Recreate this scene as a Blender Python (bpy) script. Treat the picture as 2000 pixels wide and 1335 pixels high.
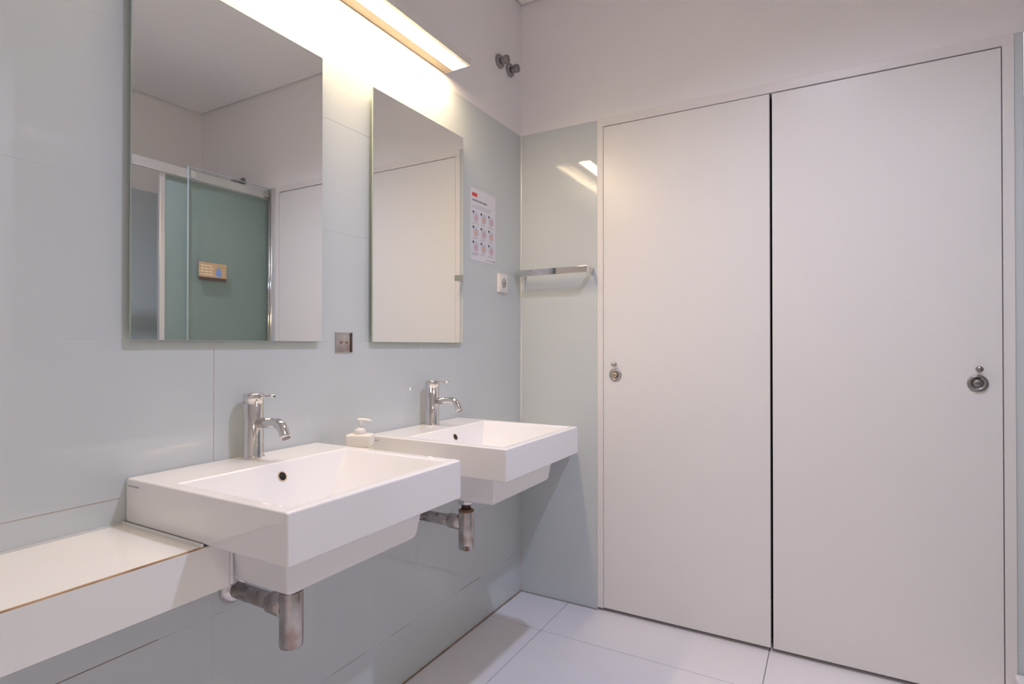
import bpy, bmesh, math, random
from mathutils import Vector, Matrix

random.seed(7)
for o in list(bpy.data.objects):
    bpy.data.objects.remove(o, do_unlink=True)
SC = bpy.context.scene
COL = SC.collection

# ------------------------------------------------------------------ camera
cam_d = bpy.data.cameras.new('camera')
cam = bpy.data.objects.new('camera', cam_d)
COL.objects.link(cam)
Rv = Vector((0.8698730778, 0.4932754792, 0.0003609192))
Uv = Vector((0.0031270738, -0.0062461400, 0.9999756033))
Fv = Vector((-0.4932656992, 0.8698507271, 0.0069758578))
CP = Vector((1.2811033, -2.3436328, 1.15825))
cam.matrix_world = Matrix(((Rv.x, Uv.x, -Fv.x, CP.x), (Rv.y, Uv.y, -Fv.y, CP.y),
                           (Rv.z, Uv.z, -Fv.z, CP.z), (0, 0, 0, 1)))
cam_d.sensor_width = 36.0
cam_d.lens = 1097.812 * 36.0 / 2000.0
cam_d.clip_start = 0.02
SC.camera = cam

# ------------------------------------------------------------------ world, light levels, exposure
w = bpy.data.worlds.new('world'); SC.world = w
w.use_nodes = True
w.node_tree.nodes['Background'].inputs[0].default_value = (0.6, 0.65, 0.75, 1)
w.node_tree.nodes['Background'].inputs[1].default_value = 0.0
LAMP_COL = (1.0, 0.76, 0.47); LAMP_STR = 17.5
SPOT_COL = (0.70, 0.74, 1.0); SPOT_W = 36.0; SPOT_CONE = 142.0
FILL_COL = (1.0, 0.88, 0.68); FILL_W = 11.0; FILL_CONE = 170.0  # levels of the added fill light near the rear wall
vs = SC.view_settings
vs.view_transform = 'Standard'; vs.look = 'None'; vs.gamma = 1.0
vs.use_curve_mapping = False
vs.exposure = 1.61
SC.cycles.diffuse_bounces = 8
SC.cycles.glossy_bounces = 6
SC.cycles.max_bounces = 14

# ------------------------------------------------------------------ materials
def mat(name, col, rough=0.5, metal=0.0, noise=0.0, nscale=8.0, col2=None, bump=0.0, bscale=40.0,
        ior=1.5, spec=0.5, coat=0.0, trans=0.0, emis=None, estr=0.0, rvar=0.0):
    m = bpy.data.materials.new(name); m.use_nodes = True
    nt = m.node_tree; b = nt.nodes['Principled BSDF']
    b.inputs['Base Color'].default_value = (*col, 1)
    b.inputs['Roughness'].default_value = rough
    b.inputs['Metallic'].default_value = metal
    b.inputs['IOR'].default_value = ior
    b.inputs['Specular IOR Level'].default_value = spec
    b.inputs['Coat Weight'].default_value = coat
    b.inputs['Coat Roughness'].default_value = 0.03
    b.inputs['Transmission Weight'].default_value = trans
    if emis:
        b.inputs['Emission Color'].default_value = (*emis, 1)
        b.inputs['Emission Strength'].default_value = estr
    tc = nt.nodes.new('ShaderNodeTexCoord')
    if noise > 0 or rvar > 0:
        n = nt.nodes.new('ShaderNodeTexNoise'); n.inputs['Scale'].default_value = nscale
        n.inputs['Detail'].default_value = 4
        nt.links.new(tc.outputs['Object'], n.inputs['Vector'])
        if noise > 0:
            r = nt.nodes.new('ShaderNodeValToRGB')
            c2 = col2 or tuple(c * 0.9 for c in col)
            r.color_ramp.elements[0].color = (*c2, 1); r.color_ramp.elements[1].color = (*col, 1)
            r.color_ramp.elements[0].position = 0.5 - 0.5 * (1 - noise) * 0.4 - 0.12
            r.color_ramp.elements[1].position = 0.5 + 0.12
            nt.links.new(n.outputs['Fac'], r.inputs['Fac'])
            nt.links.new(r.outputs['Color'], b.inputs['Base Color'])
        if rvar > 0:
            mr = nt.nodes.new('ShaderNodeMapRange')
            mr.inputs['To Min'].default_value = max(0, rough - rvar); mr.inputs['To Max'].default_value = rough + rvar
            nt.links.new(n.outputs['Fac'], mr.inputs['Value'])
            nt.links.new(mr.outputs['Result'], b.inputs['Roughness'])
    if bump > 0:
        n2 = nt.nodes.new('ShaderNodeTexNoise'); n2.inputs['Scale'].default_value = bscale
        nt.links.new(tc.outputs['Object'], n2.inputs['Vector'])
        bp = nt.nodes.new('ShaderNodeBump'); bp.inputs['Strength'].default_value = bump
        bp.inputs['Distance'].default_value = 0.01
        nt.links.new(n2.outputs['Fac'], bp.inputs['Height'])
        nt.links.new(bp.outputs['Normal'], b.inputs['Normal'])
    return m

def emat(name, col, s):
    m = bpy.data.materials.new(name); m.use_nodes = True
    nt = m.node_tree; nt.nodes.remove(nt.nodes['Principled BSDF'])
    e = nt.nodes.new('ShaderNodeEmission')
    e.inputs[0].default_value = (*col, 1); e.inputs[1].default_value = s
    nt.links.new(e.outputs[0], nt.nodes['Material Output'].inputs[0])
    return m

def glassmat(name, tint):
    m = bpy.data.materials.new(name); m.use_nodes = True
    nt = m.node_tree; nt.nodes.remove(nt.nodes['Principled BSDF'])
    t = nt.nodes.new('ShaderNodeBsdfTransparent'); t.inputs[0].default_value = (*tint, 1)
    g = nt.nodes.new('ShaderNodeBsdfGlossy'); g.inputs['Roughness'].default_value = 0.02
    lw = nt.nodes.new('ShaderNodeLayerWeight'); pw = nt.nodes.new('ShaderNodeMath'); pw.operation = 'POWER'; pw.inputs[1].default_value = 4.0
    f = nt.nodes.new('ShaderNodeMath'); f.operation = 'MULTIPLY_ADD'; f.inputs[1].default_value = 0.6; f.inputs[2].default_value = 0.035
    nt.links.new(lw.outputs['Facing'], pw.inputs[0]); nt.links.new(pw.outputs[0], f.inputs[0])
    mx = nt.nodes.new('ShaderNodeMixShader')
    nt.links.new(f.outputs[0], mx.inputs[0]); nt.links.new(t.outputs[0], mx.inputs[1]); nt.links.new(g.outputs[0], mx.inputs[2])
    nt.links.new(mx.outputs[0], nt.nodes['Material Output'].inputs[0])
    return m

def frostmat(name, tint):
    m = bpy.data.materials.new(name); m.use_nodes = True
    nt = m.node_tree; nt.nodes.remove(nt.nodes['Principled BSDF'])
    t = nt.nodes.new('ShaderNodeBsdfTransparent'); t.inputs[0].default_value = (0.82, 0.90, 0.86, 1)
    d = nt.nodes.new('ShaderNodeBsdfDiffuse'); d.inputs[0].default_value = (*tint, 1)
    tl = nt.nodes.new('ShaderNodeBsdfTranslucent'); tl.inputs[0].default_value = (*tint, 1)
    a = nt.nodes.new('ShaderNodeMixShader'); a.inputs[0].default_value = 0.4
    b = nt.nodes.new('ShaderNodeMixShader'); b.inputs[0].default_value = 0.72
    nt.links.new(d.outputs[0], a.inputs[1]); nt.links.new(tl.outputs[0], a.inputs[2])
    nt.links.new(t.outputs[0], b.inputs[1]); nt.links.new(a.outputs[0], b.inputs[2])
    nt.links.new(b.outputs[0], nt.nodes['Material Output'].inputs[0])
    return m

M = {}
M['paint'] = mat('white_wall_paint', (0.875, 0.845, 0.845), 0.75, bump=0.02, bscale=220)
M['ceil'] = mat('ceiling_paint', (0.885, 0.865, 0.86), 0.8, bump=0.02, bscale=200)
M['tile'] = mat('pale_green_glazed_tile', (0.61, 0.648, 0.655), 0.04, spec=0.6, bump=0.006, bscale=5.0)
M['grout'] = mat('pale_grout', (0.70, 0.70, 0.69), 0.7, noise=0.3, nscale=3.2, col2=(0.62, 0.61, 0.59))
M['tan'] = mat('tan_stained_grout', (0.50, 0.43, 0.37), 0.8, noise=0.6, nscale=20, col2=(0.38, 0.31, 0.25))
M['brown'] = mat('brown_stained_grout', (0.30, 0.20, 0.13), 0.8, noise=0.6, nscale=20, col2=(0.18, 0.11, 0.07))
M['wtile'] = mat('white_glazed_tile', (0.86, 0.84, 0.81), 0.12, spec=0.5, bump=0.004, bscale=6)
M['ochre'] = mat('ochre_stained_grout', (0.62, 0.42, 0.24), 0.8, noise=0.6, nscale=14, col2=(0.34, 0.2, 0.1))
M['floor'] = mat('white_floor_tile', (0.80, 0.775, 0.80), 0.16, spec=0.45, noise=0.4, nscale=2.5, col2=(0.775, 0.75, 0.77), rvar=0.04)
M['fgrout'] = mat('grey_floor_grout', (0.30, 0.27, 0.28), 0.85, noise=0.5, nscale=20)
M['seal'] = mat('brown_sealant', (0.36, 0.25, 0.18), 0.7, noise=0.5, nscale=12, col2=(0.2, 0.13, 0.09))
M['door'] = mat('white_satin_laminate', (0.82, 0.795, 0.775), 0.30, spec=0.45, bump=0.004, bscale=60)
M['frame'] = mat('white_door_frame', (0.82, 0.78, 0.76), 0.38, bump=0.005, bscale=80)
M['ceramic'] = mat('white_porcelain', (0.86, 0.845, 0.85), 0.10, spec=0.5, coat=0.3)
M['chrome'] = mat('polished_chrome', (0.74, 0.72, 0.71), 0.07, metal=1.0, rvar=0.03, nscale=30)
M['dull'] = mat('spotted_chrome', (0.58, 0.55, 0.54), 0.24, metal=1.0, noise=0.7, nscale=24, col2=(0.40, 0.33, 0.29), rvar=0.08)
M['rust'] = mat('rust_stain', (0.30, 0.17, 0.10), 0.7, noise=0.6, nscale=60, col2=(0.16, 0.09, 0.05))
M['steel'] = mat('brushed_steel', (0.55, 0.52, 0.50), 0.33, metal=1.0, rvar=0.06, nscale=40)
M['nickel'] = mat('grey_cast_metal', (0.34, 0.32, 0.31), 0.35, metal=0.9, rvar=0.08, nscale=40)
M['mirror'] = mat('mirror_silvering', (0.90, 0.91, 0.88), 0.0, metal=1.0)
M['medge'] = mat('mirror_glass_edge', (0.45, 0.55, 0.48), 0.2)
M['mback'] = mat('dark_mirror_backing', (0.10, 0.10, 0.09), 0.7)
M['black'] = mat('dark_hole', (0.012, 0.010, 0.009), 0.7)
M['rubber'] = mat('black_rubber', (0.02, 0.02, 0.02), 0.6)
M['brassring'] = mat('stained_ring', (0.62, 0.50, 0.36), 0.35, noise=0.5, nscale=60)
M['alu'] = mat('satin_aluminium', (0.78, 0.77, 0.76), 0.30, metal=0.85, rvar=0.05, nscale=30)
M['lampbody'] = mat('lamp_housing_paint', (0.72, 0.68, 0.64), 0.4, bump=0.004, bscale=90)
M['cover'] = mat('tan_lamp_cover', (0.36, 0.29, 0.21), 0.5, bump=0.004, bscale=90)
M['diff'] = emat('lit_warm_diffuser', LAMP_COL, LAMP_STR)
M['spot'] = emat('lit_cool_downlight', SPOT_COL, 12.0)
M['fill_lens'] = emat('lit_warm_fill_light', FILL_COL, 6.0)
M['plastic'] = mat('white_plastic', (0.82, 0.78, 0.76), 0.35, bump=0.003, bscale=80)
M['greyplastic'] = mat('socket_recess_plastic', (0.50, 0.46, 0.45), 0.45, bump=0.003, bscale=80)
M['paper'] = mat('white_paper', (0.74, 0.73, 0.78), 0.55, bump=0.004, bscale=90)
M['red'] = mat('red_print', (0.80, 0.06, 0.06), 0.5, noise=0.1)
M['ink'] = mat('grey_ink', (0.25, 0.25, 0.30), 0.6, noise=0.1)
M['inkl'] = mat('light_grey_ink', (0.46, 0.46, 0.50), 0.6, noise=0.1)
M['navy'] = mat('navy_ink', (0.05, 0.06, 0.14), 0.6, noise=0.1)
M['blue'] = mat('pale_blue_print', (0.62, 0.66, 0.76), 0.6, noise=0.1)
M['pink'] = mat('pink_print', (0.70, 0.46, 0.50), 0.6, noise=0.1)
M['pink2'] = mat('orange_pink_print', (0.74, 0.48, 0.43), 0.6, noise=0.1)
M['amber'] = mat('amber_print', (0.56, 0.40, 0.22), 0.5, noise=0.3, nscale=30, col2=(0.48, 0.32, 0.16))
M['cream'] = mat('cream_print', (0.82, 0.66, 0.50), 0.5, noise=0.1)
M['dropblue'] = mat('blue_drop_print', (0.22, 0.34, 0.62), 0.5, noise=0.3, nscale=60)
M['band'] = mat('dark_brown_print_and_shade', (0.10, 0.07, 0.05), 0.5, noise=0.1)  # also colours the painted shade on the junction plate's right lip
M['bottle'] = mat('milky_plastic', (0.95, 0.90, 0.81), 0.25, noise=0.1)
M['soap'] = mat('yellow_soap', (0.95, 0.84, 0.60), 0.25, noise=0.1)
M['pump'] = mat('white_pump_plastic', (0.92, 0.89, 0.85), 0.3, noise=0.1)
M['glass'] = glassmat('pale_green_glass', (0.97, 0.985, 0.978))
M['glassedge'] = mat('pale_glass_edge', (0.50, 0.57, 0.57), 0.25, noise=0.1)
M['frost'] = frostmat('frosted_green_glass', (0.46, 0.555, 0.515))

# ------------------------------------------------------------------ mesh helpers
def new(): return bmesh.new()

def box(bm, x0, x1, y0, y1, z0, z1, bev=0.0, seg=2):
    t = bmesh.new()
    bmesh.ops.create_cube(t, size=1.0)
    for v in t.verts:
        v.co = Vector((x0 + (v.co.x + .5) * (x1 - x0), y0 + (v.co.y + .5) * (y1 - y0), z0 + (v.co.z + .5) * (z1 - z0)))
    if bev > 0:
        bmesh.ops.bevel(t, geom=list(t.edges), offset=bev, segments=seg, profile=0.6, affect='EDGES')
    return merge(bm, t)

def merge(bm, t):
    me = bpy.data.meshes.new('tmp'); t.to_mesh(me); t.free()
    bm.from_mesh(me); bpy.data.meshes.remove(me)
    return bm

def basis(axis):
    a = Vector(axis).normalized()
    h = Vector((0, 0, 1)) if abs(a.z) < 0.9 else Vector((1, 0, 0))
    u = a.cross(h).normalized(); v = a.cross(u).normalized()
    return a, u, v

def lathe(bm, origin, axis, prof, n=32):
    """prof: list of (r, t) along axis; ends closed where r==0 or capped."""
    a, u, v = basis(axis); o = Vector(origin); rings = []
    for r, t in prof:
        if r <= 1e-6:
            rings.append([bm.verts.new(o + a * t)])
        else:
            rings.append([bm.verts.new(o + a * t + (u * math.cos(2 * math.pi * k / n) + v * math.sin(2 * math.pi * k / n)) * r) for k in range(n)])
    for A, B in zip(rings, rings[1:]):
        for k in range(n):
            q = [A[k % len(A)], A[(k + 1) % n % len(A)], B[(k + 1) % n % len(B)], B[k % len(B)]]
            q2 = []
            for x in q:
                if x not in q2: q2.append(x)
            if len(q2) > 2:
                f = bm.faces.new(q2); f.smooth = True
    for rg in (rings[0], rings[-1]):
        if len(rg) > 2:
            bm.faces.new(rg)
    return bm

def tube(bm, pts, r, n=20, r1=None):
    pts = [Vector(p) for p in pts]; rings = []
    a, u, v = basis(pts[1] - pts[0])
    for i, p in enumerate(pts):
        d = ((pts[min(i + 1, len(pts) - 1)] - pts[max(i - 1, 0)])).normalized()
        u = (u - d * u.dot(d)).normalized(); vv = d.cross(u)
        rr = r if r1 is None else r + (r1 - r) * i / (len(pts) - 1)
        rings.append([bm.verts.new(p + (u * math.cos(2 * math.pi * k / n) + vv * math.sin(2 * math.pi * k / n)) * rr) for k in range(n)])
    for A, B in zip(rings, rings[1:]):
        for k in range(n):
            f = bm.faces.new((A[k], A[(k + 1) % n], B[(k + 1) % n], B[k])); f.smooth = True
    bm.faces.new(rings[0]); bm.faces.new(rings[-1])
    return bm

def prism(bm, poly, axis, a0, a1, bev=0.0):
    """extrude a polygon; axis 'y': poly in (x,z); axis 'x': poly in (y,z); axis 'z': poly in (x,y)."""
    t = bmesh.new()
    def pt(p, a):
        return {'y': (p[0], a, p[1]), 'x': (a, p[0], p[1]), 'z': (p[0], p[1], a)}[axis]
    A = [t.verts.new(pt(p, a0)) for p in poly]; B = [t.verts.new(pt(p, a1)) for p in poly]
    n = len(poly)
    t.faces.new(A); t.faces.new(B)
    for k in range(n): t.faces.new((A[k], A[(k + 1) % n], B[(k + 1) % n], B[k]))
    bmesh.ops.recalc_face_normals(t, faces=list(t.faces))
    if bev > 0:
        bmesh.ops.bevel(t, geom=list(t.edges), offset=bev, segments=2, profile=0.6, affect='EDGES')
    return merge(bm, t)

def obj(name, bm, m, parent=None, smooth=False, label=None):
    bmesh.ops.recalc_face_normals(bm, faces=list(bm.faces))
    me = bpy.data.meshes.new(name); bm.to_mesh(me); bm.free()
    me.materials.append(M[m])
    if smooth:
        for p in me.polygons: p.use_smooth = True
    o = bpy.data.objects.new(name, me); COL.objects.link(o)
    if parent is not None:
        o.parent = parent
        o.matrix_parent_inverse = Matrix.Translation(-world_loc(parent))
    if label: o['label'] = label
    return o

def world_loc(o):
    l = Vector(o.location)
    p = o.parent
    # children keep zero location, so only the root Empty carries an offset
    while p is not None:
        l = Vector(p.location); p = p.parent
        if p is None: break
    return l if o.parent is None else Vector((0, 0, 0))

def thing(name, label, cat, loc, group=None):
    o = bpy.data.objects.new(name, None); COL.objects.link(o)
    o.empty_display_size = 0.05
    o.location = loc; o['label'] = label; o['category'] = cat
    if group: o['group'] = group
    return o

def struct(name, bm, m, label, cat, parent=None):
    o = obj(name, bm, m, parent)
    if parent is None:
        o['kind'] = 'structure'; o['label'] = label; o['category'] = cat
    return o

def B(*a, **k): return box(new(), *a, **k)

# ------------------------------------------------------------------ dimensions
W = 2.59          # right wall
ZC = 2.776        # ceiling
ZT = 2.155        # top of wall tiles
YR = -3.40        # rear wall, behind the camera
XF0, XD0, XD1, XD2, XF1, ZD = 0.386, 0.413, 1.0845, 1.763, 1.792, 2.122
TZ = [0.0, 0.190, 0.5165, 0.843, 1.170, 1.497, 1.824, ZT]
TY = 0.7635
TH = 0.004
G = 0.0006        # half a joint

def tile_x(parent, x, face, y0, y1, z0, z1, m='tile'):
    # tile on a wall of constant x; face=+1 looks to +x
    a, b = (x - TH, x) if face > 0 else (x, x + TH)
    obj('tile', B(a, b, y0 + G, y1 - G, z0 + G, z1 - G, bev=0.0003, seg=1), m, parent)

def tile_y(parent, y, face, x0, x1, z0, z1, m='tile'):
    a, b = (y - TH, y) if face > 0 else (y, y + TH)
    obj('tile', B(x0 + G, x1 - G, a, b, z0 + G, z1 - G, bev=0.0003, seg=1), m, parent)

# ------------------------------------------------------------------ floor
fl = struct('floor', B(-0.15, W + 0.15, YR - 0.15, 0.5, -0.1, -0.003), 'fgrout', 'white glossy tiled bathroom floor', 'floor')
fx = [0.004, 0.2475, 1.0745, 1.9015, W]
fy = [0.12, -0.283, -1.083, -1.883, -2.683, YR]
for i in range(len(fx) - 1):
    for j in range(len(fy) - 1):
        obj('tile', B(fx[i] + .0015, fx[i + 1] - .0015, fy[j + 1] + .0015, fy[j] - .0015, -0.012, 0.0, bev=0.0008, seg=1), 'floor', fl)
obj('sealant_strip', B(0.0, 0.006, YR, 0.0, -0.004, 0.0025), 'seal', fl, label='brown stained sealant line along the sink wall')
obj('sealant_strip', B(0.0, XF0, -0.005, 0.0, -0.004, 0.002), 'fgrout', fl)

# ------------------------------------------------------------------ ceiling
bm = new()
box(bm, -0.15, W + 0.15, YR - 0.15, 0.15, ZC + 0.02, ZC + 0.12)
box(bm, 0.012, W - 0.012, YR + 0.012, -0.012, ZC, ZC + 0.03)
struct('ceiling', bm, 'ceil', 'plain white ceiling with a thin shadow gap at the walls', 'ceiling')

# ------------------------------------------------------------------ walls
bm = new()
box(bm, -0.15, -.0005, YR - 0.15, 0.12, -0.1, ZC + 0.1)
wl = struct('wall_left', bm, 'grout', 'sink wall clad in pale green glazed tiles, painted white above', 'wall')
obj('painted_wall', B(-TH, 0.0, YR, 0.0, ZT + 0.0005, ZC + 0.02), 'paint', wl, label='white painted band above the tiles')
ys = [0.0, -TY, -2 * TY, -3 * TY, -4 * TY, YR]
for r in range(len(TZ) - 1):
    for c in range(len(ys) - 1):
        tile_x(wl, 0.0, 1, ys[c + 1], ys[c], TZ[r], TZ[r + 1])

# stained runs of grout on the sink wall (dirt with a shape of its own)
def stain(y0, y1, z, m, h=.0009): obj('stained_joint', B(-.0006, .0002, y0, y1, z - h, z + h), m, wl)
for y0, y1, z, m in ((-2.3, -1.73, TZ[3], 'tan'), (-2.2, -1.652, TZ[2], 'brown'), (-1.16, -1.02, TZ[1], 'tan'), (-.90, -.80, TZ[1], 'tan'),
                     (-.50, -.36, TZ[1], 'brown'), (-.16, -.03, TZ[1], 'tan'), (-.62, -.55, TZ[2], 'tan')):
    stain(y0, y1, z, m)
obj('stained_joint', B(-.0006, .0002, -2 * TY - .0007, -2 * TY + .0007, .885, 1.15), 'tan', wl)

bm = new()
box(bm, -0.15, XF0, 0.0005, 0.12, -0.1, ZT)
box(bm, XF1, W + 0.15, 0.0005, 0.12, -0.1, ZT)
box(bm, -0.15, W + .15, 0.0005, 0.12, ZT, ZC + 0.1)
wb = struct('wall_back', bm, 'grout', 'door wall with pale green tiles beside the doors and white paint above', 'wall')
obj('painted_wall', B(0.0, W, 0.0, TH, ZT + .0005, ZC + 0.02), 'paint', wb, label='white painted band above the doors')
for r in range(len(TZ) - 1):
    tile_y(wb, 0.0, -1, 0.006, XF0 - .001, TZ[r], TZ[r + 1])
    tile_y(wb, 0.0, -1, XF1 + .001, W, TZ[r], TZ[r + 1])
obj('corner_strip', B(0.0, 0.006, -0.003, 0.0, 0.80, ZT, bev=0.001), 'wtile', wb, label='thin white corner bead between the tiled walls')

bm = new(); box(bm, W + 0.0005, W + 0.15, YR - 0.15, 0.12, -0.1, ZC + 0.1)
wr = struct('wall_right', bm, 'grout', 'shower side wall with pale green tiles and white paint above', 'wall')
obj('painted_wall', B(W, W + TH, YR, 0.0, ZT + .0005, ZC + 0.02), 'paint', wr)
for r in range(len(TZ) - 1):
    for c in range(len(ys) - 1):
        tile_x(wr, W, -1, ys[c + 1], ys[c], TZ[r], TZ[r + 1])

struct('wall_rear', B(-0.15, W + .15, YR - 0.15, YR, -0.1, ZC + 0.1), 'paint', 'white painted rear wall behind the viewpoint', 'wall')
struct('wall_shower_end', B(1.90, W, -1.36, -1.26, 0.0, ZC + 0.02), 'paint', 'white partition closing the near end of the shower', 'wall')

# ------------------------------------------------------------------ doors and frame
bm = new()
zb = 0.013
box(bm, XF0, XD0, -0.003, 0.06, zb, ZD, bev=0.001)
box(bm, XD2, XF1, -0.003, 0.06, zb, ZD, bev=0.001)
box(bm, XF0, XF1, -0.003, 0.06, ZD, ZT + 0.002, bev=0.001)
fr = struct('trim_1', bm, 'frame', 'narrow white frame around the two flush doors', 'door frame')

def door(name, x0, x1, ztop, label):
    return struct(name, B(x0, x1, -0.002, 0.038, 0.016, ztop, bev=0.0012), 'door', label, 'door')

d1 = door('door_1', XD0 + .0018, XD1 - .0045, ZD - .003, 'left flush white door, next to the towel bar')
d2 = door('door_2', XD1 + .0045, XD2 - .003, ZD - .0045, 'right flush white door, next to the shower edge')

def disc_y(x, z, prof, n=36):   # turned piece growing out of the door plane towards the room
    return lathe(new(), (x, -0.002, z), (0, -1, 0), prof, n)

# left door: indicator bolt
lx, lz = 0.469, 1.033
ros = obj('lock_rosette', disc_y(lx, lz, [(0.027, 0), (0.027, .0035), (0.025, .006), (0.0125, .0065), (0.012, .004), (0, .004)]), 'steel', d1, label='round steel lock rosette')
cyl = obj('bolt_cylinder', disc_y(lx, lz, [(0.0105, .003), (0.0105, .011), (0.009, .012), (0, .012)]), 'brassring', ros, label='brass coloured bolt head with a slot')
obj('slot', B(lx - .008, lx + .008, -0.0148, -0.0138, lz - .0013, lz + .0013), 'band', ros)
obj('notch', B(lx - .003, lx + .003, -0.0092, -0.0080, lz - .022, lz - .015, bev=.0004), 'brassring', ros)
obj('pull_knob', disc_y(lx - .002, lz + .0465, [(0.008, 0), (0.008, .004), (0.005, .006), (0.005, .016), (0.0085, .018), (0.0095, .024), (0.006, .028), (0, .0285)]), 'steel', d1, label='small steel pull knob above the rosette')
# right door: keyed rosette
rx, rz = 1.697, 1.037
ros2 = obj('lock_rosette', disc_y(rx, rz, [(0.0275, 0), (0.0275, .004), (0.0255, .0065), (0.015, .0068), (0.0148, .0045), (0.0125, .0045), (0.012, .009), (0.008, .0105), (0, .0105)]), 'nickel', d2, label='round grey lock rosette')
obj('slot', B(rx - .006, rx + .006, -0.0102, -0.0086, rz + .0150, rz + .0185, bev=.0004), 'black', ros2)
obj('slot', B(rx - .006, rx + .006, -0.0135, -0.0124, rz - .0010, rz + .0010), 'band', ros2)
obj('pull_knob', disc_y(rx + .002, rz + .047, [(0.0075, 0), (0.0075, .003), (0.0055, .005), (0.0055, .014), (0.0085, .016), (0.0098, .022), (0.0075, .027), (0, .028)]), 'nickel', d2, label='small grey pull knob above the rosette')

# ------------------------------------------------------------------ sinks
def sink(yc, rim, xf, label):
    t = thing('washbasin', label, 'sink', (0.0, yc, rim - 0.18), 'square white washbasins')
    x0, x1, y0, y1 = 0.001, xf, yc - .250, yc + .250
    zb_ = rim - 0.0925
    b = new()
    def ring(xa, xb, ya, yb, z): return [b.verts.new(p) for p in ((xa, ya, z), (xb, ya, z), (xb, yb, z), (xa, yb, z))]
    o0 = ring(x0, x1, y0, y1, zb_); o1 = ring(x0, x1, y0, y1, rim)
    i1 = ring(.143, x1 - .026, y0 + .027, y1 - .027, rim)
    i2 = ring(.195, x1 - .085, yc - .115, yc + .115, rim - .118)
    def band(A, Bq):
        for k in range(4): b.faces.new((A[k], A[(k + 1) % 4], Bq[(k + 1) % 4], Bq[k]))
    band(o0, o1); band(o1, i1); band(i1, i2); b.faces.new(i2)
    # underside: flat band, then the bowl dropping below it
    l0 = ring(.020, x1 - .070, yc - .198, yc + .196, zb_)
    l1 = ring(.020, x1 - .082, yc - .184, yc + .182, rim - .176)
    l2 = ring(.024, x1 - .092, yc - .172, yc + .170, rim - .186)
    band(o0, l0); band(l0, l1); band(l1, l2); b.faces.new(l2)
    bmesh.ops.recalc_face_normals(b, faces=list(b.faces))
    slant = set(i1[k] for k in range(4)); slant2 = set(i2)
    bmesh.ops.bevel(b, geom=[e for e in b.edges if not ((e.verts[0] in slant and e.verts[1] in slant2) or (e.verts[1] in slant and e.verts[0] in slant2))], offset=0.0045, segments=3, profile=0.55, affect='EDGES')
    for e in b.edges:
        if len(e.link_faces) == 2 and e.calc_face_angle(0) > 0.62: e.smooth = False
    body = obj('basin_body', b, 'ceramic', t, smooth=True)
    md = body.modifiers.new('weighted', 'WEIGHTED_NORMAL'); md.keep_sharp = True
    # overflow on the sloping rear inner wall
    n = Vector((.118, 0, .052)).normalized()
    s = 0.27
    p = Vector((.143 + .052 * s, yc + .012, rim - .118 * s))
    obj('overflow_ring', lathe(new(), p, n, [(0.0125, -.002), (0.0125, .0008), (0.0115, .0016), (0.0098, .0016), (0.0098, -.002)], 28), 'brassring', t, label='thin stained metal ring of the overflow hole')
    obj('overflow_hole', lathe(new(), p, n, [(0.0100, -.0015), (0.0100, .0006), (0, .0006)], 28), 'black', t)
    obj('drain_plug', lathe(new(), (.285, yc, rim - .118), (0, 0, 1), [(0.031, -.002), (0.031, .002), (0.026, .004), (0.024, .007), (0, .009)], 32), 'chrome', t, label='chrome drain plug')
    # maker's mark: tiny unreadable grey lettering low contrast on the left flank
    mk = new(); xx = .010
    for wd in (.007, .004, .006, .005, .007, .006):
        box(mk, xx, xx + wd, y0 - .0004, y0 + .0002, rim - .0165, rim - .0130); xx += wd + .0013
    obj('maker_mark', mk, 'inkl', t, label='tiny grey lettering')
    return t

S1Y, S2Y, RIM1, RIM2 = -1.4695, -0.7685, 0.883, 0.877
sink(S1Y, RIM1, 0.503, 'white square washbasin nearest the camera, joined to the white ledge')
sink(S2Y, RIM2, 0.512, 'white square washbasin near the corner, beside the towel bar wall')

# ------------------------------------------------------------------ taps
def tap(x, y, z, label):
    t = thing('mixer_tap', label, 'tap', (x, y, z), 'chrome mixer taps')
    H = 0.158
    obj('tap_body', lathe(new(), (x, y, z), (0, 0, 1), [(0.0265, 0), (0.0265, .004), (0.0245, .0065), (0.0240, .008), (0.0240, H - .026), (0.0228, H - .0255), (0.0228, H - .0235), (0.0240, H - .0230)], 40), 'chrome', t)
    obj('lever_cap', lathe(new(), (x, y, z), (0, 0, 1), [(0.0240, H - .0232), (0.0240, H - .0012), (0.0230, H), (0, H)], 40), 'chrome', t)
    obj('lever', tube(new(), [(x + .020, y, z + H - .005), (x + .050, y, z + H - .0045), (x + .078, y, z + H - .004)], 0.0030, 12), 'chrome', t)
    pts = [(x + .012, y, z + .086)]
    pts += [(x + .062, y, z + .0895), (x + .085, y, z + .0905)]
    R_ = 0.030; cx, cz = x + .085, z + .0905 - R_
    for k in range(1, 9):
        a = math.radians(90 - k * 62 / 8)
        pts.append((cx + R_ * math.cos(a), y, cz + R_ * math.sin(a)))
    dx, dz = math.sin(math.radians(62)), 0
    ex, ez = pts[-1][0], pts[-1][2]
    d = Vector((math.cos(math.radians(-62)), 0, math.sin(math.radians(-62))))
    pts.append((ex + d.x * .012, y, ez + d.z * .012)); pts.append((ex + d.x * .019, y, ez + d.z * .019))
    sp = obj('spout', tube(new(), pts, 0.0122, 24), 'chrome', t)
    e = Vector(pts[-1])
    obj('aerator', lathe(new(), e - d * .001, d, [(0.0105, 0), (0.0105, .0035), (0.0085, .0035), (0.0085, .001), (0, .001)], 24), 'nickel', sp)
    return t

tap(0.041, -1.4505, RIM1, 'chrome mixer tap on the nearest washbasin, left of the pump bottle')
tap(0.047, -0.7420, RIM2, 'chrome mixer tap on the corner washbasin, under the right mirror')

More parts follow.
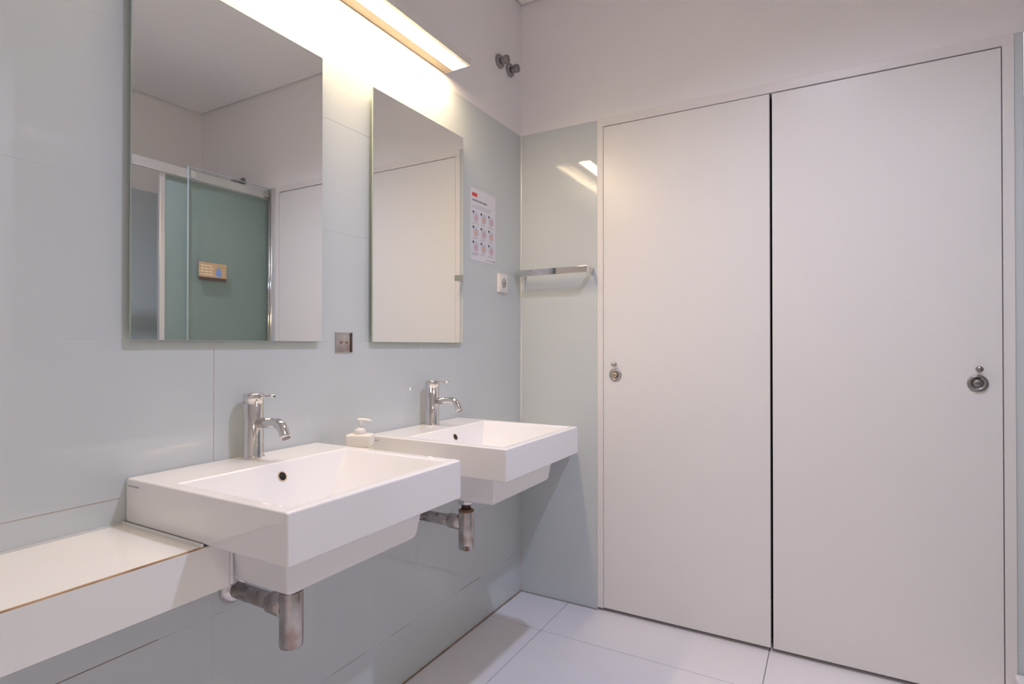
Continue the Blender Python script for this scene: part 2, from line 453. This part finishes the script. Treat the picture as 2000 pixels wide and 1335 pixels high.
# ------------------------------------------------------------------ bottle traps
def trap(y, rim, label):
    x = 0.212; zb_ = 0.476; t = thing('bottle_trap', label, 'drain trap', (x, y, zb_), 'chrome bottle traps')
    zs = rim - .186
    obj('trap_body', lathe(new(), (x, y, zb_), (0, 0, 1), [(0.020, 0), (0.0255, .003), (0.0262, .008), (0.0262, .124), (0.0252, .1275), (0.016, .1275)], 36), 'dull', t)
    st = lathe(new(), (x, y, zb_ + .127), (0, 0, 1), [(0.0262, 0), (0.0266, .004), (0.0200, .0075), (0.0175, .0078)], 36)
    obj('top_ring', st, 'rust', t, label='brown rusted ring at the top of the trap')
    obj('neck', lathe(new(), (x, y, zb_ + .13), (0, 0, 1), [(0.0165, 0), (0.0165, zs - zb_ - .129)], 28), 'dull', t)
    b = new()
    n = 40; prof = []
    lathe(b, (x, y, zb_ + .152), (0, 0, 1), [(0.0165, 0), (0.024, .0005), (0.0258, .003), (0.0258, .017), (0.0245, .0185), (0.0165, .0185)], 36)
    nut = obj('coupling_nut', b, 'chrome', t)
    for k in range(18):
        a = 2 * math.pi * k / 18
    obj('gasket', lathe(new(), (x, y, zb_ + .1715), (0, 0, 1), [(0.0165, 0), (0.0255, 0), (0.0255, .003), (0.0165, .003)], 36), 'rubber', t, label='black rubber gasket')
    obj('drain_collar', lathe(new(), (x, y, zb_ + .1755), (0, 0, 1), [(0.0165, 0), (0.0248, 0), (0.0252, .006), (0.0252, zs - zb_ - .1765), (0.0165, zs - zb_ - .1765)], 36), 'chrome', t)
    za = 0.562
    obj('outlet_nut', lathe(new(), (x - .018, y, za), (-1, 0, 0), [(0.0248, -.006), (0.0248, .046), (0.0232, .050), (0.0185, .0505)], 32), 'dull', t)
    obj('outlet_pipe', lathe(new(), (x - .02, y, za), (-1, 0, 0), [(0.0190, 0), (0.0190, x - .0195)], 28), 'dull', t)
    obj('wall_flange', lathe(new(), (0.0005, y, za), (1, 0, 0), [(0.036, 0), (0.036, .002), (0.033, .008), (0.026, .015), (0.0195, .018)], 36), 'chrome', t)
    return t

t1 = trap(S1Y - .006, RIM1, 'spotted chrome bottle trap under the nearest washbasin')
t2 = trap(S2Y - .002, RIM2, 'chrome bottle trap with a rust patch under the corner washbasin')
# rust patch on the second trap's body
b = new(); yy = S2Y - .002
rr = 0.0265; nn = 12
pv = []
for k in range(nn):
    a = 2 * math.pi * k / nn
    u = .42 * math.cos(a) * (1 + .15 * math.sin(3 * a)); v = .0095 * math.sin(a) * (1 + .2 * math.cos(2 * a))
    th = math.radians(-52) + u
    pv.append(b.verts.new((0.212 + rr * math.cos(th), yy + rr * math.sin(th), .4845 + v)))
c = b.verts.new((0.212 + rr * 1.01 * math.cos(math.radians(-52)), yy + rr * 1.01 * math.sin(math.radians(-52)), .4845))
for k in range(nn): b.faces.new((c, pv[k], pv[(k + 1) % nn]))
obj('rust_patch', b, 'rust', t2, label='brown rust patch')

# ------------------------------------------------------------------ white ledge left of and between the basins
def ledge(y0, y1, label, tuck=0.0):
    t = thing('ledge', label, 'ledge', (0.0, y1, 0.697), 'white tiled ledges')
    z0, z1, xf = 0.697, 0.789, 0.276
    obj('core', B(0.0, xf - .010, y0, y1 + tuck, z0, z1 - .010), 'wtile', t)
    obj('top_panel', B(0.002, xf - .0030, y0, y1 - .001, z1 - .0105, z1, bev=.0006), 'wtile', t, label='warm white glazed ledge top')
    obj('front_panel', B(xf - .0095, xf, y0, y1 + tuck, z0, z1 - .0032, bev=.0006), 'wtile', t, label='white glazed ledge front')
    obj('grout_line', B(xf - .0060, xf - .0003, y0, y1 - .001, z1 - .0090, z1 - .0003, bev=.0008), 'ochre', t, label='ochre stained grout line along the front edge')
    obj('wall_sealant', B(0.0, .004, y0, y1, z1 - .002, z1 + .003, bev=.0006), 'grout', t)
    return t
lg = ledge(-2.95, S1Y - .252, 'long white tiled ledge at the lower left with an ochre front edge', tuck=.052)
obj('end_sealant', B(0.0, .276, S1Y - .2575, S1Y - .2515, .7885, .7935, bev=.001), 'wtile', lg, label='white sealant bead against the washbasin')
obj('end_sealant', B(.262, .2755, S1Y - .236, S1Y - .199, .7850, .7903), 'wtile', lg)
obj('end_bead', B(.255, .278, S1Y - .1995, S1Y - .1935, .700, .789, bev=.0015), 'ceramic', lg)
ledge(S1Y + .252, S2Y - .252, 'short white ledge in the gap between the two washbasins')
ledge(S2Y + .252, -0.006, 'short white ledge between the corner washbasin and the door wall')

# ------------------------------------------------------------------ pump bottle
bx_, by_ = 0.083, -1.131
t = thing('soap_bottle', 'small white pump bottle with pale yellow soap between the washbasins', 'soap dispenser', (bx_, by_, .7895))
ang = math.radians(28)
def rot_body(bm):
    for v in bm.verts:
        p = v.co - Vector((bx_, by_, 0)); v.co = Vector((bx_ + p.x * math.cos(ang) - p.y * math.sin(ang), by_ + p.x * math.sin(ang) + p.y * math.cos(ang), v.co.z))
    return bm
hw, hd = .0365, .0235
def rrect(z, s):
    return [(sx * hw * s, sy * hd * s) for sx, sy in ((-1, -1), (1, -1), (1, 1), (-1, 1))]
b = new(); box(b, bx_ - hw * .96, bx_ + hw * .96, by_ - hd, by_ + hd, .7895, .8665, bev=.006, seg=3); rot_body(b)
obj('soap_fill', b, 'soap', t, smooth=True, label='pale yellow liquid soap in the lower half')
b = new(); box(b, bx_ - hw, bx_ + hw, by_ - hd, by_ + hd, .8650, .9010, bev=.006, seg=3); rot_body(b)
obj('bottle_body', b, 'bottle', t, smooth=True)
obj('collar', lathe(new(), (bx_, by_, .899), (0, 0, 1), [(0.0165, 0), (0.0165, .014), (0.0155, .0155), (0.0105, .0158), (0.0105, .0205), (0, .0205)], 28), 'pump', t)
obj('pump_stem', lathe(new(), (bx_, by_, .918), (0, 0, 1), [(0.004, 0), (0.004, .010), (0.009, .023), (0.009, .0265), (0.006, .028), (0, .028)], 24), 'pump', t)
dn = Vector((.86, .50, 0)).normalized()
p0 = Vector((bx_, by_, .9415))
obj('nozzle', tube(new(), [p0 - dn * .006, p0 + dn * .012, p0 + dn * .024 + Vector((0, 0, -.0015)), p0 + dn * .033 + Vector((0, 0, -.004))], .0058, 14, r1=.0036), 'pump', t)

# ------------------------------------------------------------------ mirrors
def mirror(y0, y1, label):
    z0, z1, xm = 1.170, 1.9825, 0.018
    t = thing('wall_mirror', label, 'mirror', (0.0, (y0 + y1) / 2, z0), 'frameless wall mirrors')
    obj('backing', B(0.0005, xm - .005, y0 + .020, y1 - .020, z0 + .010, z1 - .020), 'mback', t)
    obj('glass_body', B(xm - .005, xm - .0008, y0, y1, z0, z1, bev=.0004, seg=1), 'medge', t, label='greenish glass edge')
    obj('mirror_face', B(xm - .0011, xm, y0 + .0012, y1 - .0012, z0 + .0012, z1 - .0012), 'mirror', t)
    return t
mirror(-1.7205, -1.2150, 'left frameless mirror, reflecting the glass shower screen')
mirror(-1.0125, -0.5065, 'right frameless mirror, reflecting a white door edge')

# ------------------------------------------------------------------ wall lamp
ly0, ly1 = -1.645, -0.609
t = thing('wall_lamp', 'long white wall lamp glowing warm above the mirrors', 'wall lamp', (0.0, (ly0 + ly1) / 2, 2.199))
prof = [(0.0015, 2.199), (0.041, 2.2005), (0.041, 2.2065), (0.1045, 2.2065), (0.1045, 2.1995), (0.118, 2.2005), (0.118, 2.2255), (0.085, 2.236), (0.0015, 2.244)]
obj('housing', prism(new(), prof, 'y', ly0 + .0015, ly1 - .0015), 'lampbody', t)
obj('diffuser', B(0.0415, 0.104, ly0 + .004, ly1 - .004, 2.1985, 2.206), 'diff', t, label='glowing warm white diffuser strip')
obj('inner_cover', B(0.0030, 0.0412, ly0 + .003, ly1 - .003, 2.1978, 2.1995), 'cover', t, label='tan cover strip between the wall and the diffuser')
cap = [(0.0015, 2.1980), (0.118, 2.1990), (0.1195, 2.2005), (0.1195, 2.226), (0.086, 2.2375), (0.0015, 2.2455)]
for a, b_ in ((ly0, ly0 + .0025), (ly1 - .0025, ly1)):
    obj('end_cap', prism(new(), cap, 'y', a, b_), 'lampbody', t)

# ------------------------------------------------------------------ ceiling downlight above the view, added fill light behind it
def downlight(x, y, label, col, watt, cone, lens):
    t = thing('overhead_light', label, 'ceiling light', (x, y, ZC), 'ceiling downlights')
    obj('trim_ring', lathe(new(), (x, y, ZC - .0005), (0, 0, -1), [(0.050, -.002), (0.066, -.002), (0.066, .003), (0.062, .006), (0.052, .005), (0.050, .003), (0.050, -.002)], 40), 'alu', t)
    obj('lit_lens', lathe(new(), (x, y, ZC - .0005), (0, 0, -1), [(0.0495, 0), (0.0495, .0025), (0, .0025)], 40), lens, t, label='glowing lens')
    sl = bpy.data.lights.new('overhead_beam', 'SPOT')
    sl.energy = watt; sl.color = col; sl.spot_size = math.radians(cone); sl.spot_blend = 1.0; sl.shadow_soft_size = 0.04
    so = bpy.data.objects.new('overhead_beam', sl); COL.objects.link(so)
    so.parent = t; so.location = (0, 0, -0.012)
downlight(1.28, -1.10, 'round ceiling downlight with a cool white lens, nearer the doors', SPOT_COL, SPOT_W, SPOT_CONE, 'spot')
downlight(2.00, -2.70, 'added warm fill light built as a round downlight, nearer the rear wall', FILL_COL, FILL_W, FILL_CONE, 'fill_lens')  # fill light added behind the view to lift the room's ambient level

# ------------------------------------------------------------------ poster
def flat_x(bm, y0, y1, z0, z1, lift, th=.0002):
    return box(bm, lift - th, lift, y0, y1, z0, z1)
def disc_x(bm, y, z, ry, rz_, lift, n=20, wob=0.0):
    vs_ = [bm.verts.new((lift, y + ry * math.cos(2 * math.pi * k / n) * (1 + wob * math.sin(3 * k)), z + rz_ * math.sin(2 * math.pi * k / n) * (1 + wob * math.cos(2 * k)))) for k in range(n)]
    bm.faces.new(vs_)
    g = bmesh.ops.extrude_face_region(bm, geom=list(bm.faces)[-1:])
    bmesh.ops.translate(bm, vec=(-.0002, 0, 0), verts=[v for v in g['geom'] if isinstance(v, bmesh.types.BMVert)])
    return bm
py0, py1, pz0, pz1 = -0.4315, -0.2345, 1.512, 1.810
t = thing('hand_washing_poster', 'white sheet with nine hand pictures taped beside the right mirror', 'poster', (0, (py0 + py1) / 2, pz0))
obj('sheet', B(.0002, .0012, py0, py1, pz0, pz1), 'paper', t)
obj('red_label', flat_x(new(), py0 + .012, py0 + .051, pz1 - .033, pz1 - .018, .0016), 'red', t, label='red label at the top left')
def words(y0, y1, zt, h, lift, rng):
    b = new(); y = y0
    while y < y1 - .003:
        wd = min(rng.uniform(.006, .016), y1 - y); flat_x(b, y, y + wd, zt - h, zt, lift); y += wd + .0028
    return b
rg = random.Random(3)
obj('title_line', words(py0 + .014, py0 + .128, pz1 - .045, .0075, .0015, rg), 'ink', t)
obj('text_line', words(py0 + .022, py0 + .165, pz1 - .068, .0030, .0015, rg), 'inkl', t)
obj('text_line', words(py0 + .014, py0 + .150, pz1 - .077, .0026, .0015, rg), 'inkl', t)
for r in range(3):
    for c in range(3):
        cy = py0 + .040 + c * .060; cz = pz1 - .116 - r * .062
        pic = obj('pictogram', disc_x(new(), cy + .001, cz, .0205, .0225, .0015, 24), 'blue', t)
        obj('hand_shape', disc_x(new(), cy + .002, cz - .004, .0125, .0155, .0018, 18, wob=.14), 'pink' if (r + c) % 2 == 0 else 'pink2', pic, label='pink hands')
        obj('number_dot', disc_x(new(), cy - .0185, cz + .0175, .0056, .0056, .0018, 14), 'navy', pic)
        obj('caption', words(cy - .022, cy + .020 - .008 * ((r + c) % 2), cz - .0265, .0032, .0015, rg), 'inkl', t)
obj('footer_text', words(py0 + .012, py0 + .062, pz0 + .028, .0028, .0015, rg), 'inkl', t)
obj('footer_text', words(py0 + .012, py0 + .045, pz0 + .022, .0028, .0015, rg), 'inkl', t)
obj('footer_text', words(py1 - .078, py1 - .028, pz0 + .012, .0036, .0015, rg), 'inkl', t)
obj('footer_logo', words(py1 - .024, py1 - .006, pz0 + .014, .0060, .0015, rg), 'ink', t)

# ------------------------------------------------------------------ power socket
sy0, sy1, sz0, sz1 = -0.2190, -0.1440, 1.3965, 1.4790
t = thing('power_socket', 'white round-hole power socket beside the towel bar corner', 'power socket', (0, (sy0 + sy1) / 2, sz0))
obj('cover_plate', B(.0002, .012, sy0, sy1, sz0, sz1, bev=.002), 'plastic', t)
sc_y, sc_z = (sy0 + sy1) / 2, (sz0 + sz1) / 2
obj('inner_plate', B(.0115, .0135, sy0 + .008, sy1 - .008, sz0 + .009, sz1 - .009, bev=.0008), 'plastic', t)
obj('socket_rim', lathe(new(), (.0125, sc_y, sc_z), (1, 0, 0), [(0.0245, 0), (0.0245, .0022), (0.0215, .0022), (0.0210, 0)], 32), 'plastic', t)
obj('socket_well', lathe(new(), (.0125, sc_y, sc_z), (1, 0, 0), [(0.0208, 0), (0.0208, .0011), (0, .0011)], 32), 'greyplastic', t, label='grey recessed well')
for s in (-1, 1):
    obj('pin_hole', lathe(new(), (.0130, sc_y + s * .0095, sc_z), (1, 0, 0), [(0.0028, 0), (0.0028, .0009), (0, .0009)], 14), 'black', t)

# ------------------------------------------------------------------ steel cover plate with two screws
ay0, ay1, az0, az1 = -1.150, -1.085, 1.138, 1.1985
t = thing('junction_plate', 'small tarnished steel cover plate with two screws between the mirrors', 'cover plate', (0, (ay0 + ay1) / 2, az0))
obj('plate', B(.0002, .0016, ay0 + .002, ay1 - .002, az0 + .002, az1 - .002), 'dull', t)
obj('lip', B(.0002, .0050, ay1 - .0050, ay1, az0, az1, bev=.0005), 'band', t, label='right lip coloured dark as the shaded inner side')  # dark colour stands in for shade on the right inner side
obj('lip', B(.0002, .0036, ay0, ay0 + .0025, az0, az1, bev=.0005), 'steel', t)
for q in ((az0, az0 + .002), (az1 - .002, az1)):
    obj('lip', B(.0002, .0034, ay0, ay1, q[0], q[1], bev=.0005), 'steel', t)
for yy in (-1.128, -1.1055):
    s_ = obj('screw', lathe(new(), (.0014, yy, 1.1685), (1, 0, 0), [(0.0042, 0), (0.0040, .0012), (0.0025, .0018), (0, .0018)], 18), 'rust', t, label='rusty screw')

# ------------------------------------------------------------------ wall valves in the upper corner
def valve(y, z, label):
    t = thing('wall_valve', label, 'valve', (0, y, z), 'stop valves high in the corner')
    obj('flange', lathe(new(), (.0003, y, z), (1, 0, 0), [(0.031, 0), (0.031, .005), (0.028, .011), (0.0185, .014), (0.0135, .0145)], 32), 'nickel', t)
    obj('stem', lathe(new(), (.012, y, z), (1, 0, 0), [(0.0125, 0), (0.0125, .016)], 24), 'nickel', t)
    b = new(); n = 32; prof_r = 0.0175
    lathe(b, (.026, y, z), (1, 0, 0), [(0.0120, 0), (0.0170, .0015), (0.0182, .004), (0.0182, .019), (0.0160, .022), (0, .0225)], 28)
    obj('turn_knob', b, 'nickel', t)
    obj('knob_grip', B(.0475, .0505, y - .0035, y + .0035, z - .0135, z + .0135, bev=.001), 'nickel', t)
    return t
valve(-0.203, 2.424, 'grey stop valve high on the wall, nearer the lamp')
valve(-0.110, 2.424, 'grey stop valve high on the wall, closest to the corner')

# ------------------------------------------------------------------ towel bar on the door wall
t = thing('towel_bar', 'flat chrome towel bar on the tiles beside the left door', 'towel bar', (0.19, 0, 1.48))
bz0, bz1, byf = 1.4775, 1.5060, -0.076
bx0, bx1 = 0.022, 0.367
obj('front_bar', B(bx0, bx1, byf, byf + .009, bz0, bz1, bev=.0012), 'chrome', t)
for a in (bx0, bx1 - .009):
    obj('end_return', B(a, a + .009, byf + .008, -0.004, bz0, bz1, bev=.0012), 'chrome', t)
    obj('wall_foot', B(a - .001, a + .010, -0.0045, -0.0003, bz0 - .001, bz1 + .001, bev=.001), 'chrome', t)

# ------------------------------------------------------------------ shower: tray, screen, notice, valve (seen in the mirror)
t = thing('shower_tray', 'raised white shower tray at the right edge of the door wall', 'shower tray', (2.18, -0.62, 0))
b = new(); box(b, 1.782, W - .001, -1.258, -0.004, 0.0005, 0.125, bev=.012, seg=3)
obj('tray_body', b, 'ceramic', t, smooth=False)
obj('tray_drain', lathe(new(), (2.2, -.62, .1245), (0, 0, 1), [(0.045, 0), (0.045, .003), (0.03, .004), (0, .004)], 30), 'chrome', t)

t = thing('shower_screen', 'green tinted sliding glass shower screen with aluminium rail', 'shower screen', (1.85, -0.6, .126))
obj('top_rail', B(1.846, 1.864, -1.258, -0.002, 2.086, 2.136, bev=.002), 'alu', t)
obj('wall_profile', B(1.812, 1.858, -.014, -0.0005, .126, 2.150, bev=.002), 'alu', t)
for xx in (1.824, 1.845):
    obj('profile_bead', lathe(new(), (xx, -.015, .128), (0, 0, 1), [(0.0075, 0), (0.0075, 2.018)], 20), 'chrome', t)
obj('sliding_pane', B(1.8355, 1.8415, -0.530, -0.022, .140, 2.146), 'glass', t, label='sliding green glass pane')
obj('pane_edge', B(1.8350, 1.8420, -0.5345, -0.530, .140, 2.146, bev=.0005), 'glassedge', t)
obj('pane_edge', B(1.8350, 1.8420, -0.5345, -0.022, 2.146, 2.150, bev=.0005), 'glassedge', t)
obj('fixed_pane', B(1.872, 1.878, -0.640, -0.004, .130, 2.085), 'frost', t, label='fixed frosted green glass pane')
obj('edge_profile', B(1.864, 1.886, -0.668, -0.640, .130, 2.085, bev=.002), 'alu', t)
obj('roller_bracket', B(1.830, 1.847, -.050, -.022, 2.090, 2.128, bev=.002), 'steel', t)
obj('roller_bracket', B(1.830, 1.847, -.520, -.492, 2.090, 2.128, bev=.002), 'alu', t)

def flat_g(bm, y0, y1, z0, z1, lift): return box(bm, 1.8350 - lift, 1.8350 - lift + .0004, y0, y1, z0, z1)
t = thing('glass_notice', 'small amber notice with a blue drop stuck on the shower glass', 'sticker', (1.835, -.39, 1.53))
n0, n1, nz0, nz1 = -0.472, -0.306, 1.529, 1.632
obj('amber_card', flat_g(new(), n0, n1, nz0, nz1, .0002), 'amber', t)
obj('dark_band', flat_g(new(), n0, n1, nz0, nz0 + .020, .0006), 'band', t, label='dark brown strip along the bottom')
rg = random.Random(5)
for k in range(4):
    b = new(); y = n0 + .012
    while y < n0 + .080:
        wd = min(rg.uniform(.010, .022), n0 + .083 - y); flat_g(b, y, y + wd, nz1 - .022 - k * .0165, nz1 - .0145 - k * .0165, .0006); y += wd + .004
    obj('text_line', b, 'cream', t)
b = new(); vs_ = []
for k in range(24):
    a = 2 * math.pi * k / 24; rr = .019
    yy = n0 + .118 + rr * math.sin(a); zz = nz0 + .045 + (rr * math.cos(a) if math.cos(a) < .4 else rr * (.4 + (math.cos(a) - .4) * 2.6))
    if math.cos(a) >= .4: yy = n0 + .118 + rr * math.sin(a) * (1 - (math.cos(a) - .4) * .6)
    vs_.append(b.verts.new((1.8342, yy, zz)))
f = b.faces.new(vs_)
g = bmesh.ops.extrude_face_region(b, geom=[f])
bmesh.ops.translate(b, vec=(.0004, 0, 0), verts=[v for v in g['geom'] if isinstance(v, bmesh.types.BMVert)])
obj('drop_shape', b, 'dropblue', t, label='blue water drop')

t = thing('water_outlet', 'stubby grey water outlet high on the wall behind the glass', 'water outlet', (2.123, 0, 2.235))
obj('flange', lathe(new(), (2.123, -.0005, 2.235), (0, -1, 0), [(0.030, 0), (0.030, .004), (0.026, .010), (0.014, .012)], 28), 'nickel', t)
obj('stub', tube(new(), [(2.123, -.008, 2.235), (2.123, -.05, 2.235), (2.123, -.075, 2.225), (2.123, -.085, 2.205)], .011, 18), 'nickel', t)
